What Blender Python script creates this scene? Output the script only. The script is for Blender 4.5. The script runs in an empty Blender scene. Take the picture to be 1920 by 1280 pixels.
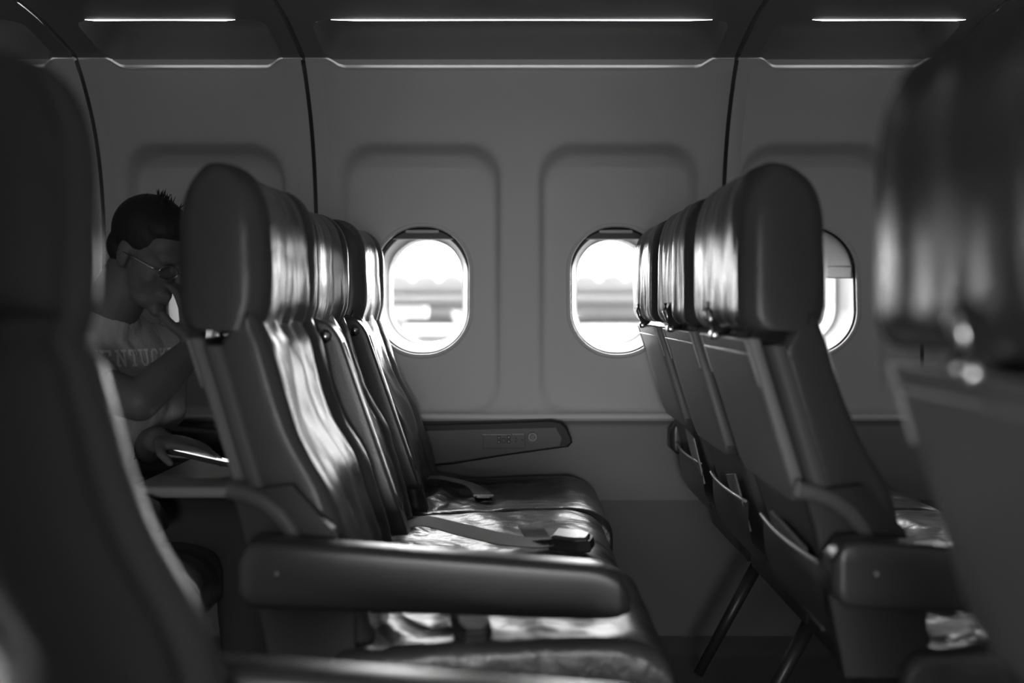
import bpy, bmesh, math, random
from math import pi, sin, cos, sqrt, radians as R
from mathutils import Vector, Matrix, noise
from mathutils.bvhtree import BVHTree

random.seed(7)
SC = bpy.context.scene
COL = SC.collection
H = 0.90                 # eye height above the cabin floor (camera at x=0, y=0)
FPX = 2141.0             # focal length in pixels of a 1920 wide frame
DW = 3.10                # distance to the window wall

# ------------------------------------------------------------------ camera, sky, light, exposure
cam_d = bpy.data.cameras.new('camera'); cam = bpy.data.objects.new('camera', cam_d); COL.objects.link(cam)
cam.location = (0, 0, H); cam.rotation_euler = (R(90), 0, 0)
cam_d.sensor_width = 36; cam_d.lens = FPX/1920*36
cam_d.shift_x = -7/1920; cam_d.shift_y = -63/1920
cam_d.clip_start = .02; cam_d.clip_end = 3000
cam_d.dof.use_dof = True; cam_d.dof.focus_distance = 2.55; cam_d.dof.aperture_fstop = 2.2
SC.camera = cam
SC.view_settings.view_transform = 'Standard'; SC.view_settings.look = 'None'
SC.view_settings.gamma = 1; SC.view_settings.exposure = 0
SC.view_settings.use_curve_mapping = False

SKY_BRIGHT = 26.0; SKY_DIM = .14
w = bpy.data.worlds.new('hazy_sky'); SC.world = w; w.use_nodes = True
nt = w.node_tree; nt.nodes.clear()
tc = nt.nodes.new('ShaderNodeTexCoord'); sp = nt.nodes.new('ShaderNodeSeparateXYZ')
mr = nt.nodes.new('ShaderNodeMapRange'); mr.interpolation_type = 'SMOOTHSTEP'
mr.inputs['From Min'].default_value = .25; mr.inputs['From Max'].default_value = .7
mr.inputs['To Min'].default_value = SKY_DIM; mr.inputs['To Max'].default_value = SKY_BRIGHT
bg = nt.nodes.new('ShaderNodeBackground'); wo = nt.nodes.new('ShaderNodeOutputWorld')
nt.links.new(tc.outputs['Generated'], sp.inputs[0]); nt.links.new(sp.outputs['Y'], mr.inputs['Value'])
nt.links.new(mr.outputs[0], bg.inputs['Strength']); nt.links.new(bg.outputs[0], wo.inputs[0])
bg.inputs['Color'].default_value = (1, 1, 1, 1)

def area(name, loc, rot, sx, sy, power, spread=180):
    l = bpy.data.lights.new(name, 'AREA'); l.shape = 'RECTANGLE'; l.size = sx; l.size_y = sy; l.energy = power; l.spread = R(spread)
    o = bpy.data.objects.new(name, l); o.location = loc; o.rotation_euler = rot; COL.objects.link(o); return o
# added fill lamp, low behind the camera, brightening the window wall
area('wall_fill_lamp', (0, -1.5, H-.22), (R(88), 0, 0), .9, .40, 1.3, 32)

# ------------------------------------------------------------------ materials
def mat(name, col, rough=.5, metal=0, spec=.5, bump=None, coat=0, var=0):
    m = bpy.data.materials.new(name); m.use_nodes = True
    n = m.node_tree; b = n.nodes['Principled BSDF']
    c = col if isinstance(col, tuple) else (col, col, col)
    b.inputs['Base Color'].default_value = (*c, 1); b.inputs['Roughness'].default_value = rough
    b.inputs['Metallic'].default_value = metal; b.inputs['Specular IOR Level'].default_value = spec
    b.inputs['Coat Weight'].default_value = coat
    t = n.nodes.new('ShaderNodeTexCoord')
    if var:
        nz = n.nodes.new('ShaderNodeTexNoise'); nz.inputs['Scale'].default_value = 9; nz.inputs['Detail'].default_value = 5
        rp = n.nodes.new('ShaderNodeMapRange'); rp.inputs['To Min'].default_value = 1-var; rp.inputs['To Max'].default_value = 1+var
        mx = n.nodes.new('ShaderNodeVectorMath'); mx.operation = 'SCALE'; mx.inputs[0].default_value = c
        n.links.new(t.outputs['Object'], nz.inputs['Vector']); n.links.new(nz.outputs['Fac'], rp.inputs['Value'])
        n.links.new(rp.outputs[0], mx.inputs['Scale']); n.links.new(mx.outputs[0], b.inputs['Base Color'])
    if bump:
        last = None
        for (kind, scale, stretch, strength, dist) in bump:
            mp = n.nodes.new('ShaderNodeMapping'); mp.inputs['Scale'].default_value = stretch
            n.links.new(t.outputs['Object'], mp.inputs['Vector'])
            if kind == 'voronoi':
                x = n.nodes.new('ShaderNodeTexVoronoi'); out = x.outputs['Distance']
            else:
                x = n.nodes.new('ShaderNodeTexNoise'); x.inputs['Detail'].default_value = 4; out = x.outputs['Fac']
            x.inputs['Scale'].default_value = scale
            n.links.new(mp.outputs[0], x.inputs['Vector'])
            bp = n.nodes.new('ShaderNodeBump'); bp.inputs['Strength'].default_value = strength
            bp.inputs['Distance'].default_value = dist
            n.links.new(out, bp.inputs['Height'])
            if last: n.links.new(last, bp.inputs['Normal'])
            last = bp.outputs[0]
        n.links.new(last, b.inputs['Normal'])
    return m
M = {}
M['leather'] = mat('black_leather', .1, .27, spec=.4, bump=[('noise', 7, (1, 3.2, .8), .28, .012), ('voronoi', 420, (1, 1, 1), .25, .0006)])
M['leather_plain'] = mat('black_leather_smooth', .1, .28, spec=.5, bump=[('voronoi', 420, (1, 1, 1), .25, .0006)])
M['cushion'] = mat('seat_leather', .075, .31, spec=1.0, bump=[('noise', 9, (1.2, 2.2, 1), .5, .018), ('voronoi', 420, (1, 1, 1), .3, .0008)])
M['arm'] = mat('armrest_plastic', .055, .33, spec=1.0, bump=[('noise', 300, (1, 1, 1), .1, .0004)])
M['arm_panel'] = mat('armrest_side_panel', .12, .5)
M['tray'] = mat('tray_plastic', .33, .42, spec=.4, bump=[('noise', 500, (1, 1, 1), .1, .0003)])
M['tray_edge'] = mat('tray_pale_edge', .62, .35)
M['shell'] = mat('seat_shell_plastic', .17, .45)
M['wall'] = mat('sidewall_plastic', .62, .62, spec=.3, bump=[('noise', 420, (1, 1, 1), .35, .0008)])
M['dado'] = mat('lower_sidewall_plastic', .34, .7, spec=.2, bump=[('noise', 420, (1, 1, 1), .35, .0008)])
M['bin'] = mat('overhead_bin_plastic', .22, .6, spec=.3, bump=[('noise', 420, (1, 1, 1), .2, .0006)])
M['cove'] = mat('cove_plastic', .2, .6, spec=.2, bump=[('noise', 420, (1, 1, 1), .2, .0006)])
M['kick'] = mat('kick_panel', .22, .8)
M['arm_frame'] = mat('armrest_frame_black', .025, .45, spec=.25)
M['sill'] = mat('sill_painted_highlight', .8, .5)  # highlight along the sill bulge, put into the colour as a pale strip
M['lip'] = mat('pale_satin_trim', .92, .34, metal=.8)
M['gap'] = mat('seam_dark', .03, .8)
M['rim'] = mat('window_rim', .6, .4)
M['reveal'] = mat('window_reveal', .13, .5)
M['shade'] = mat('window_shade', .30, .5)
M['shade_parked'] = mat('window_shade_opaque', .12, .55)
M['chrome'] = mat('satin_metal', .75, .22, metal=1)
M['darkmetal'] = mat('dark_metal', .1, .4, metal=.6)
M['black'] = mat('black_plastic', .05, .45)
M['carpet'] = mat('carpet', .28, .95, spec=.1, bump=[('noise', 260, (1, 1, 1), .6, .003)])
M['belt'] = mat('belt_webbing', .26, .65, spec=.25, bump=[('noise', 500, (1, .12, 1), .6, .001)])
M['buckle'] = mat('buckle_metal', .6, .3, metal=1)
M['paper'] = mat('paper', .55, .6)
M['paper2'] = mat('printed_paper', .22, .6, var=.5)
M['skin'] = mat('skin', .16, .5, spec=.4)
M['hair'] = mat('hair', .03, .55, spec=.3, bump=[('noise', 120, (1, 1, .2), .6, .003)])
M['shirt'] = mat('tshirt_cotton', .55, .85, spec=.15, bump=[('noise', 24, (1, 1, .5), .5, .015), ('noise', 600, (1, 1, 1), .2, .0005)])
M['letters'] = mat('shirt_print', .95, .8)
M['trousers'] = mat('trousers', .06, .9, spec=.1)
M['terminal'] = mat('terminal_facade', .97, .8)
M['terminal_roof'] = mat('terminal_roof', .85, .7)
M['band'] = mat('terminal_dark_band', .42, .8)
M['apron'] = mat('concrete_apron', .68, .9, var=.08)
M['white'] = mat('white_paint', .95, .4)

def thin_glass(name, refl):
    m = bpy.data.materials.new(name); m.use_nodes = True; n = m.node_tree
    n.nodes.clear(); o = n.nodes.new('ShaderNodeOutputMaterial'); mx = n.nodes.new('ShaderNodeMixShader')
    t = n.nodes.new('ShaderNodeBsdfTransparent'); g = n.nodes.new('ShaderNodeBsdfGlossy'); g.inputs['Roughness'].default_value = .03
    t.inputs['Color'].default_value = (.97, .97, .97, 1)
    f = n.nodes.new('ShaderNodeFresnel'); f.inputs['IOR'].default_value = refl
    n.links.new(f.outputs[0], mx.inputs[0]); n.links.new(t.outputs[0], mx.inputs[1]); n.links.new(g.outputs[0], mx.inputs[2])
    n.links.new(mx.outputs[0], o.inputs[0]); return m
M['pane'] = thin_glass('window_acrylic', 1.35)
M['lens'] = thin_glass('spectacle_lens', 1.5)
def emit(name, s):
    m = bpy.data.materials.new(name); m.use_nodes = True; n = m.node_tree; b = n.nodes['Principled BSDF']
    b.inputs['Base Color'].default_value = (.8, .8, .8, 1)
    b.inputs['Emission Color'].default_value = (1, 1, 1, 1); b.inputs['Emission Strength'].default_value = s; return m
M['strip'] = emit('light_strip', 6.0)
M['screen'] = emit('phone_screen', 2.0)
# window shade: plastic that lets a little daylight through
m = M['shade']; n = m.node_tree; b = n.nodes['Principled BSDF']; o = n.nodes['Material Output']
tr = n.nodes.new('ShaderNodeBsdfTranslucent'); tr.inputs['Color'].default_value = (.3, .3, .3, 1)
ad = n.nodes.new('ShaderNodeAddShader'); n.links.new(b.outputs[0], ad.inputs[0]); n.links.new(tr.outputs[0], ad.inputs[1])
n.links.new(ad.outputs[0], o.inputs[0])

# ------------------------------------------------------------------ helpers
def link(name, me, m, parent=None, smooth=True):
    if smooth:
        me.polygons.foreach_set('use_smooth', [True]*len(me.polygons))
    o = bpy.data.objects.new(name, me); COL.objects.link(o)
    if m is not None:
        for k in (m if isinstance(m, (list, tuple)) else [m]): me.materials.append(k)
    if parent is not None: o.parent = parent
    return o
class MB:
    def __init__(s): s.bm = bmesh.new()
    def mesh(s, V, F):
        vs = [s.bm.verts.new(v) for v in V]
        for f in F:
            try: s.bm.faces.new([vs[i] for i in f])
            except ValueError: pass
        return vs
    def loft(s, rings, cap=True, closed=True):
        n = len(rings[0]); V = [p for r in rings for p in r]; F = []
        for i in range(len(rings)-1):
            for j in range(n if closed else n-1):
                k = (j+1) % n
                F.append((i*n+j, i*n+k, (i+1)*n+k, (i+1)*n+j))
        if cap:
            F.append(tuple(reversed(range(n)))); F.append(tuple((len(rings)-1)*n+j for j in range(n)))
        s.mesh(V, F)
    def box(s, c, d, bev=0.0, rot=None, seg=2):
        g = bmesh.ops.create_cube(s.bm, size=1)['verts']
        mtx = Matrix.Translation(c) @ (rot or Matrix()) @ Matrix.Diagonal((*d, 1))
        bmesh.ops.transform(s.bm, matrix=mtx, verts=g)
        if bev:
            es = list({e for v in g for e in v.link_edges})
            bmesh.ops.bevel(s.bm, geom=es, offset=bev, segments=seg, affect='EDGES', profile=.5)
    def cyl(s, a, b, r, r2=None, seg=20, cap=True):
        a = Vector(a); b = Vector(b); r2 = r if r2 is None else r2
        q = (b-a).to_track_quat('Z', 'Y')
        R0 = [a + q @ Vector((r*cos(2*pi*i/seg), r*sin(2*pi*i/seg), 0)) for i in range(seg)]
        R1 = [b + q @ Vector((r2*cos(2*pi*i/seg), r2*sin(2*pi*i/seg), 0)) for i in range(seg)]
        s.loft([R0, R1], cap)
    def ell(s, c, r, rot=None, u=20, v=12):
        g = bmesh.ops.create_uvsphere(s.bm, u_segments=u, v_segments=v, radius=1)['verts']
        bmesh.ops.transform(s.bm, matrix=Matrix.Translation(c) @ (rot or Matrix()) @ Matrix.Diagonal((*r, 1)), verts=g)
    def cap_tube(s, pts, rad, seg=14):
        # rounded tapering limb through several points
        for i in range(len(pts)-1):
            s.cyl(pts[i], pts[i+1], rad[i], rad[i+1], seg)
        for p, r in zip(pts, rad): s.ell(p, (r, r, r), u=seg, v=10)
    def tube(s, pts, r, seg=8):
        rings = []; P = [Vector(p) for p in pts]
        for i, p in enumerate(P):
            t = (P[min(i+1, len(P)-1)] - P[max(i-1, 0)]).normalized(); q = t.to_track_quat('Z', 'Y')
            rr = r[i] if isinstance(r, (list, tuple)) else r
            rings.append([p + q @ Vector((rr*cos(2*pi*k/seg), rr*sin(2*pi*k/seg), 0)) for k in range(seg)])
        s.loft(rings)
    def ribbon(s, pts, wd, th):
        # pts: (centre, side vector)
        rings = []
        for i, (p, sd) in enumerate(pts):
            p = Vector(p); sd = Vector(sd).normalized()
            a = Vector(pts[max(i-1, 0)][0]); b = Vector(pts[min(i+1, len(pts)-1)][0])
            nn = sd.cross((b-a).normalized()).normalized()
            rings.append([p - sd*wd/2 - nn*th/2, p + sd*wd/2 - nn*th/2, p + sd*wd/2 + nn*th/2, p - sd*wd/2 + nn*th/2])
        s.loft(rings)
    def done(s, name, m, parent=None, smooth=True, sharp=None):
        bmesh.ops.recalc_face_normals(s.bm, faces=s.bm.faces)
        me = bpy.data.meshes.new(name); s.bm.to_mesh(me); s.bm.free()
        o = link(name, me, m, parent, smooth)
        if smooth and sharp is not None:
            me.set_sharp_from_angle(angle=R(sharp))
        return o
def tag(o, label=None, cat=None, group=None, kind=None):
    if label: o['label'] = label
    if cat: o['category'] = cat
    if group: o['group'] = group
    if kind: o['kind'] = kind
    return o
def empty(name, loc=(0, 0, 0), rz=0):
    o = bpy.data.objects.new(name, None); COL.objects.link(o); o.location = loc; o.rotation_euler = (0, 0, rz)
    o.empty_display_size = .1; return o
def copy_tree(o, parent=None):
    c = o.copy(); COL.objects.link(c); c.parent = parent
    for ch in list(o.children): copy_tree(ch, c)
    return c
def lerp(a, b, t): return a+(b-a)*t
def interp(tab, x):
    if x <= tab[0][0]: return tab[0][1]
    for (x0, y0), (x1, y1) in zip(tab, tab[1:]):
        if x <= x1:
            t = (x-x0)/(x1-x0); return lerp(y0, y1, t)
    return tab[-1][1]
def sinterp(tab, x):
    # Catmull-Rom through the table
    if x <= tab[0][0]: return tab[0][1]
    if x >= tab[-1][0]: return tab[-1][1]
    for i in range(len(tab)-1):
        if x <= tab[i+1][0]:
            x0, y0 = tab[i]; x1, y1 = tab[i+1]
            xm, ym = tab[max(i-1, 0)]; xp, yp = tab[min(i+2, len(tab)-1)]
            h = x1-x0; t = (x-x0)/h
            m0 = (y1-ym)/(x1-xm)*h if x1 != xm else 0; m1 = (yp-y0)/(xp-x0)*h if xp != x0 else 0
            return (2*t**3-3*t*t+1)*y0+(t**3-2*t*t+t)*m0+(-2*t**3+3*t*t)*y1+(t**3-t*t)*m1
def rring(a0, a1, b0, b1, r, na=4, nb=20, nc=6):
    """rounded rectangle in an (a,b) plane, counter clockwise, constant number of points"""
    r = min(r, (a1-a0)/2*.98, (b1-b0)/2*.98); P = []
    def arc(ca, cb, s):
        for i in range(nc): P.append((ca+r*cos(s+pi/2*i/nc), cb+r*sin(s+pi/2*i/nc)))
    def edge(p, q, n):
        for i in range(n): P.append((lerp(p[0], q[0], i/n), lerp(p[1], q[1], i/n)))
    edge((a1, b0+r), (a1, b1-r), nb); arc(a1-r, b1-r, 0)
    edge((a1-r, b1), (a0+r, b1), na); arc(a0+r, b1-r, pi/2)
    edge((a0, b1-r), (a0, b0+r), nb); arc(a0+r, b0+r, pi)
    edge((a0+r, b0), (a1-r, b0), na); arc(a1-r, b0+r, 3*pi/2)
    return P
def fold(y, z, s, fy=22, fz=5): return noise.noise(Vector((y*fy, z*fz, s)))

# ------------------------------------------------------------------ the window wall
ZL = .632                                  # lip height relative to the eye
WALL_PROF = [(-.95, 3.12), (-.60, 3.12), (-.40, 3.115), (-.322, 3.110), (-.308, 3.094), (-.298, 3.082), (-.288, 3.086), (-.276, 3.099), (-.24, 3.10), (.05, 3.10), (.2, 3.10),
             (.30, 3.088), (.40, 3.062), (.50, 3.015), (.58, 2.955), (.632, 2.905)]
def wally(z): return sinterp(WALL_PROF, z)
def ray_rr(cx, cz, hw, hh, r, th):
    """distance from a centre along angle th to a rounded rectangle (half sizes hw, hh, radius r)"""
    c, s = abs(cos(th)), abs(sin(th)); lo, hi = 0, 3
    for _ in range(34):
        m_ = (lo+hi)/2; x = m_*c-(hw-r); z = m_*s-(hh-r)
        d = sqrt(max(x, 0)**2+max(z, 0)**2)+min(max(x, z), 0)-r
        if d < 0: lo = m_
        else: hi = m_
    return lo
WZ = .048                                   # window centre height relative to the eye
RIM = (.1345, .181, .128)                   # rim outline: half width, half height, corner radius
RECZ = (.432, -.291)                        # recess top and bottom
def wall_cell(mb, cx, x0, x1, rhw=.212, zb=-.288):
    """one window's stretch of side wall, from the sill to the lip, with the recess and the hole"""
    rc = ((RECZ[0]+RECZ[1])/2, (RECZ[0]-RECZ[1])/2)
    # recess centre height differs from window centre: outlines are traced from the window centre
    def rec_r(th, grow):
        lo, hi = 0, 3
        for _ in range(34):
            m_ = (lo+hi)/2; x = abs(m_*cos(th))-(rhw+grow-.085); z = abs(WZ+m_*sin(th)-rc[0])-(rc[1]+grow-.085)
            d = sqrt(max(x, 0)**2+max(z, 0)**2)+min(max(x, z), 0)-.085
            if d < 0: lo = m_
            else: hi = m_
        return lo
    def box_r(th):
        c, s = cos(th), sin(th); t = 9
        if c > 1e-6: t = min(t, (x1-cx)/c)
        if c < -1e-6: t = min(t, (x0-cx)/c)
        if s > 1e-6: t = min(t, (ZL-WZ)/s)
        if s < -1e-6: t = min(t, (zb-WZ)/s)
        return t
    N = 160
    ths = [2*pi*i/N for i in range(N)]
    for (px, pz) in ((x0, ZL), (x1, ZL), (x0, zb), (x1, zb)):       # corners exactly
        a = math.atan2(pz-WZ, px-cx) % (2*pi); k = min(range(N), key=lambda i: abs(ths[i]-a)); ths[k] = a
    rings = []
    # depth of the recess: deep at the top (tilted back), almost flush at the bottom
    def depth(z, x): 
        t = (z-RECZ[1])/(RECZ[0]-RECZ[1]); return .012+.055*max(0, min(1, t))**1.5
    def rimr(th, g=0): return ray_rr(0, 0, RIM[0]+g, RIM[1]+g, RIM[2]+g, th)
    def P(th, r, dd):
        x = cx+r*cos(th); z = WZ+r*sin(th)
        y = wally(z)+dd*depth(z, x) if dd <= 1 else dd
        return (x, y, z+H)
    def add(fn): rings.append([fn(th) for th in ths])
    add(lambda th: P(th, rimr(th, .000), 1))
    add(lambda th: P(th, rimr(th, .018), 1))
    for k in (.25, .5, .75, .93):
        add(lambda th, k=k: P(th, lerp(rimr(th, .018), rec_r(th, -.022), k), 1))
    for (g, dd) in ((-.022, 1), (-.016, .96), (-.010, .82), (-.005, .55), (-.001, .28), (.003, .1), (.009, .02), (.016, 0)):
        add(lambda th, g=g, dd=dd: P(th, min(rec_r(th, g), box_r(th)-.0005*(8-g*100)), dd))
    for k in (.1, .2, .3, .4, .5, .6, .7, .8, .9, 1.0):
        add(lambda th, k=k: P(th, lerp(min(rec_r(th, .016), box_r(th)-.002), box_r(th), k), 0))
    mb.loft(rings, cap=False)

PANELS = [(-1.72, -1.124, [-1.42]), (-1.113, -.547, [-.838]), (-.536, .557, [-.256, .278]), (.568, 1.098, [.806]), (1.109, 1.70, [1.40])]
for (a, b_, cs) in PANELS:
    mb = MB(); cut = [a]+[(p+q)/2 for p, q in zip(cs, cs[1:])]+[b_]
    for c, l, r_ in zip(cs, cut, cut[1:]): wall_cell(mb, c, l, r_, rhw=(.196 if a > .5 else .212))
    bmesh.ops.remove_doubles(mb.bm, verts=mb.bm.verts, dist=.0006)
    o = mb.done('wall_window_side', M['wall'], sharp=50)
    lab = {(-1.72): 'grey cabin side wall panel behind the dark seats at the far left', (-1.113): 'pale grey side wall panel with one window behind the seated man',
           (-.536): 'wide pale grey side wall panel with two bright oval windows', (.568): 'grey side wall panel around the half shaded window on the right',
           (1.109): 'grey side wall panel hidden behind the near right seat'}[a]
    tag(o, lab, 'wall panel', kind='structure')
    for (u, v) in ((a, a+.036), (b_-.036, b_)):                       # flat flange beside each joint
        mb = MB(); zs = [-.284+(ZL-.026+.284)*k/40 for k in range(41)]
        mb.loft([[(u+.0002, wally(z)+.002, z+H), (u+.0008, wally(z)-.0022, z+H), (v-.0022, wally(z)-.0022, z+H), (v, wally(z)+.001, z+H)] for z in zs])
        mb.done('panel_flange', M['wall'], o, sharp=60)
# sill curve and lower wall
for k, (z0, z1, mt, nm, lab) in enumerate(((-.50, -.288, 'dado', 'wall_lower', 'darker lower side wall below the moulded sill line'), )):
    mb = MB(); rings = []
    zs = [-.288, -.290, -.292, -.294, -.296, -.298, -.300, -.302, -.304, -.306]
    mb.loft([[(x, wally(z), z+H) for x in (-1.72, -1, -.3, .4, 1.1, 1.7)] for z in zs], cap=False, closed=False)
    tag(mb.done('trim_40', M['sill']), 'moulded sill line below the windows with its highlight painted pale', 'trim', kind='structure'); mb = MB()
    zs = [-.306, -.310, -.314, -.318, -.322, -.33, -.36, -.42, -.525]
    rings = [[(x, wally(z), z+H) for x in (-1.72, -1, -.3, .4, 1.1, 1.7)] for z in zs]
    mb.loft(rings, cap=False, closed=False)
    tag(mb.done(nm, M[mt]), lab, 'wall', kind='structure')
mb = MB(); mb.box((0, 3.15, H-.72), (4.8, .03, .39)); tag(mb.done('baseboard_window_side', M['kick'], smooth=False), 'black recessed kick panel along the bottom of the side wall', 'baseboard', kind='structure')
for (sx, nm, lab) in ((-1, 'sky_block_left', 'unseen grey partition added at the left end to block sky light'), (1, 'sky_block_right', 'unseen grey partition added at the right end to block sky light')):
    mb = MB(); mb.box((sx*2.42, 2.05, H+.2), (.03, 2.5, 2.2)); tag(mb.done(nm, M['dado'], smooth=False), lab, 'light blocker', kind='structure')  # out of view, added to keep open sky from lighting the near seats
    mb = MB(); mb.box((sx*2.06, 3.13, H+.2), (.71, .04, 2.2)); tag(mb.done('wall_window_side', M['wall'], smooth=False), 'plain grey side wall out of frame next to the '+('left' if sx < 0 else 'right')+' partition', 'wall panel', kind='structure')
# outer skin of the fuselage (dark), with the window holes left open: four bands around each opening
mb = MB(); XS = [-1.42, -.838, -.256, .278, .806, 1.40]
mb.box((0, 3.30, H+.70), (3.6, .02, .80)); mb.box((0, 3.30, H-.62), (3.6, .02, .90))
edges = [-1.8]
for x in XS: edges += [x-.14, x+.14]
edges += [1.8]
for i in range(0, len(edges), 2): mb.box(((edges[i]+edges[i+1])/2, 3.30, H+.065), (edges[i+1]-edges[i], .02, .48))
tag(mb.done('wall_outer_skin', M['gap'], smooth=False), 'dark outer fuselage skin behind the side wall panels', 'wall', kind='structure')
# dark seams between the panels
for i, (x, lab) in enumerate(((-1.1185, 'dark joint between side wall panels behind the seated man'), (-.5415, 'dark joint line left of the two bright windows'), (.5625, 'dark joint line right of the two bright windows'), (1.1035, 'dark joint hidden behind the near right seat'))):
    mb = MB(); zs = [-.288+(ZL+.288)*k/40 for k in range(41)]
    mb.loft([[(x-.009, wally(z)+.010, z+H), (x+.009, wally(z)+.010, z+H)] for z in zs], cap=False, closed=False)
    tag(mb.done('trim_%d' % (i+1), M['gap']), lab, 'trim', kind='structure')

# ---- overhead: lip, light coves, bin underside
UND = [(2.905, .632), (2.90, .637), (2.88, .643), (2.82, .655), (2.75, .668), (2.69, .679), (2.62, .686), (2.52, .692), (2.38, .70), (2.24, .715), (2.12, .75), (2.05, .82), (2.03, .95), (2.08, 1.15), (2.0, 1.27)]
COVES = [(-1.72, -1.1185, -1.64, -1.17), (-1.1185, -.5415, -1.045, -.592), (-.5415, .5625, -.485, .508), (.5625, 1.1035, .618, 1.06), (1.1035, 1.7, 1.17, 1.62)]
SD = 2.69                                    # where the strip sits
def cove(i, p0, p1, a, b_):
    g = .0068
    x0, x1 = p0+g, p1-g; zf = lambda y: sinterp(sorted([(p[0], p[1]) for p in UND if p[0] >= 2.24]), y)
    mb = MB()
    ys = [2.905-k*(2.905-SD)/14 for k in range(15)]
    def inset(y):                            # rounded far corners of the opening
        t = (SD+.045-y)/.045
        return 0 if t <= 0 else .04*(1-sqrt(max(0, 1-t*t)))
    for (l, r_) in ((0, 1), (1, 0)):
        rows = []
        for y in ys:
            e = a+inset(y) if l == 0 else b_-inset(y)
            q = (x0, e) if l == 0 else (e, x1)
            rows.append([(lerp(q[0], q[1], k/6), y, zf(y)+H) for k in range(7)])
        mb.loft(rows, cap=False, closed=False)
    rest = [(SD, zf(SD))]+[p for p in UND if p[0] < SD-.02 or p[1] > .69]
    rows = [[(lerp(x0, x1, k/30), y, z+H) for k in range(31)] for (y, z) in rest]
    mb.loft(rows, cap=False, closed=False)
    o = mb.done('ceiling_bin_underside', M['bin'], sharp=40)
    tag(o, ['dark overhead bin underside at the far left', 'dark overhead bin underside above the seated man', 'dark overhead bin underside above the two bright windows', 'dark overhead bin underside above the right hand window', 'dark overhead bin underside hidden behind the near right seat'][i], 'overhead bin', kind='structure')
    # recessed cove: sloping end walls, curved back
    mb = MB()
    prof = [(0, 0), (.006, .012), (.016, .035), (.024, .062), (.022, .088), (.004, .108), (-.035, .120), (-.09, .120), (-.14, .108), (-.175, .092), (-.205, .072), (SD-2.905, zf(SD)-ZL+.001)]
    nx = 90; rows = []
    for q_, (dy, dz) in enumerate(prof):
        row = []; t = q_/(len(prof)-1); yo = lerp(2.905, SD, t); zo = zf(yo)
        for j in range(nx+1):
            u = j/nx; u = .5-.5*cos(pi*u); e0, e1 = a+inset(yo), b_-inset(yo); xx = lerp(e0, e1, u)
            e = min(xx-e0, e1-xx)/.055; k = 1 if e >= 1 else 1-(1-e)**2.2
            k = max(0, k)
            row.append((xx, lerp(yo, 2.905+dy, k), lerp(zo, ZL+dz, k)+H+.0005))
        rows.append(row)
    mb.loft(rows, cap=False, closed=False)
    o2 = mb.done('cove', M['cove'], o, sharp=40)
    # the lip: a pale raised edge running along the cove
    mb = MB(); pts = []
    for k in range(81):
        x = lerp(x0, x1, k/80)
        d = 0
        e = .045
        if x < a: q = 1
        elif x < a+e: q = 1-(x-a)/e
        elif x > b_: q = 1
        elif x > b_-e: q = 1-(b_-x)/e
        else: q = 0
        q = q*q*(3-2*q); pts.append((x, q))
    rings = []
    for (x, q) in pts:
        z = lerp(.612, .632, q); h_ = lerp(.0105, .006, q); y = lerp(wally(.612)-.004, wally(.63)-.003, q)
        rings.append([(x, y-.002, z+H), (x, y-.004, z+H+h_*.15), (x, y-.004, z+H+h_*.85), (x, y-.002, z+H+h_), (x, y+.022, z+H+h_+.001), (x, y+.022, z+H-.003)])
    mb.loft(rings)
    tag(mb.done('trim_%d' % (i+10), M['lip'], sharp=35), ['pale ledge edge at the far left', 'bright pale ledge edge above the seated man', 'bright pale ledge edge above the two windows', 'bright pale ledge edge above the right hand window', 'pale ledge edge hidden behind the near right seat'][i], 'trim', kind='structure')
    # light strip
    sl = {1: (-1.035+.02, -.662), 2: (-.435, .463), 3: (.70, 1.06)}.get(i, (a+.06, b_-.06))
    mb = MB(); z = zf(SD)+H
    rings = []
    for k in range(41):
        u = k/40; x = lerp(sl[0], sl[1], u); wd = .0030*min(1, 12*min(u, 1-u)+.12)
        bow = .0012*sin(pi*u)
        rings.append([(x, SD+.001, z-.0005-wd+bow), (x, SD+.006, z+wd+bow), (x, SD-.001, z+wd+bow)])
    mb.loft(rings)
    tag(mb.done('light_strip', M['strip']), ['thin cove light strip at the far left', 'short bright light strip above the seated man', 'long thin bright light strip above the two windows', 'short bright light strip at the upper right', 'light strip hidden behind the near right seat'][i], 'light strip')
for i, c in enumerate(COVES): cove(i, *c)
for i, x in enumerate((-1.1185, -.5415, .5625, 1.1035)):
    mb = MB(); mb.loft([[(x-.011, y+.003, z+H+.006), (x+.011, y+.003, z+H+.006)] for (y, z) in UND], cap=False, closed=False)
    tag(mb.done('trim_%d' % (i+20), M['gap']), ['dark curved bin joint at the far left', 'dark curved bin joint above and left of the two windows', 'dark curved bin joint above and right of the two windows', 'dark bin joint hidden behind the near right seat'][i], 'trim', kind='structure')
mb = MB(); mb.box((0, 2.2, H+1.29), (5.0, 2.2, .02)); mb.box((-2.06, 2.75, H+.98), (.7, 1.1, .6)); mb.box((2.06, 2.75, H+.98), (.7, 1.1, .6))
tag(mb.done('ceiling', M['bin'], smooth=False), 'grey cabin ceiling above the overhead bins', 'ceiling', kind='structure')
mb = MB(); mb.box((0, 1.2, -.01), (5.0, 4.2, .02)); tag(mb.done('floor', M['carpet'], smooth=False), 'dark carpeted cabin floor', 'floor', kind='structure')
for (y, lab) in ((1.95, 'thin metal seat track in the dark floor on the aisle side'), (2.68, 'thin metal seat track in the dark floor on the window side')):
    mb = MB(); mb.box((0, y, .004), (3.5, .03, .008), .002); tag(mb.done('seat_track', M['darkmetal'], smooth=False), lab, 'seat track')

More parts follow.
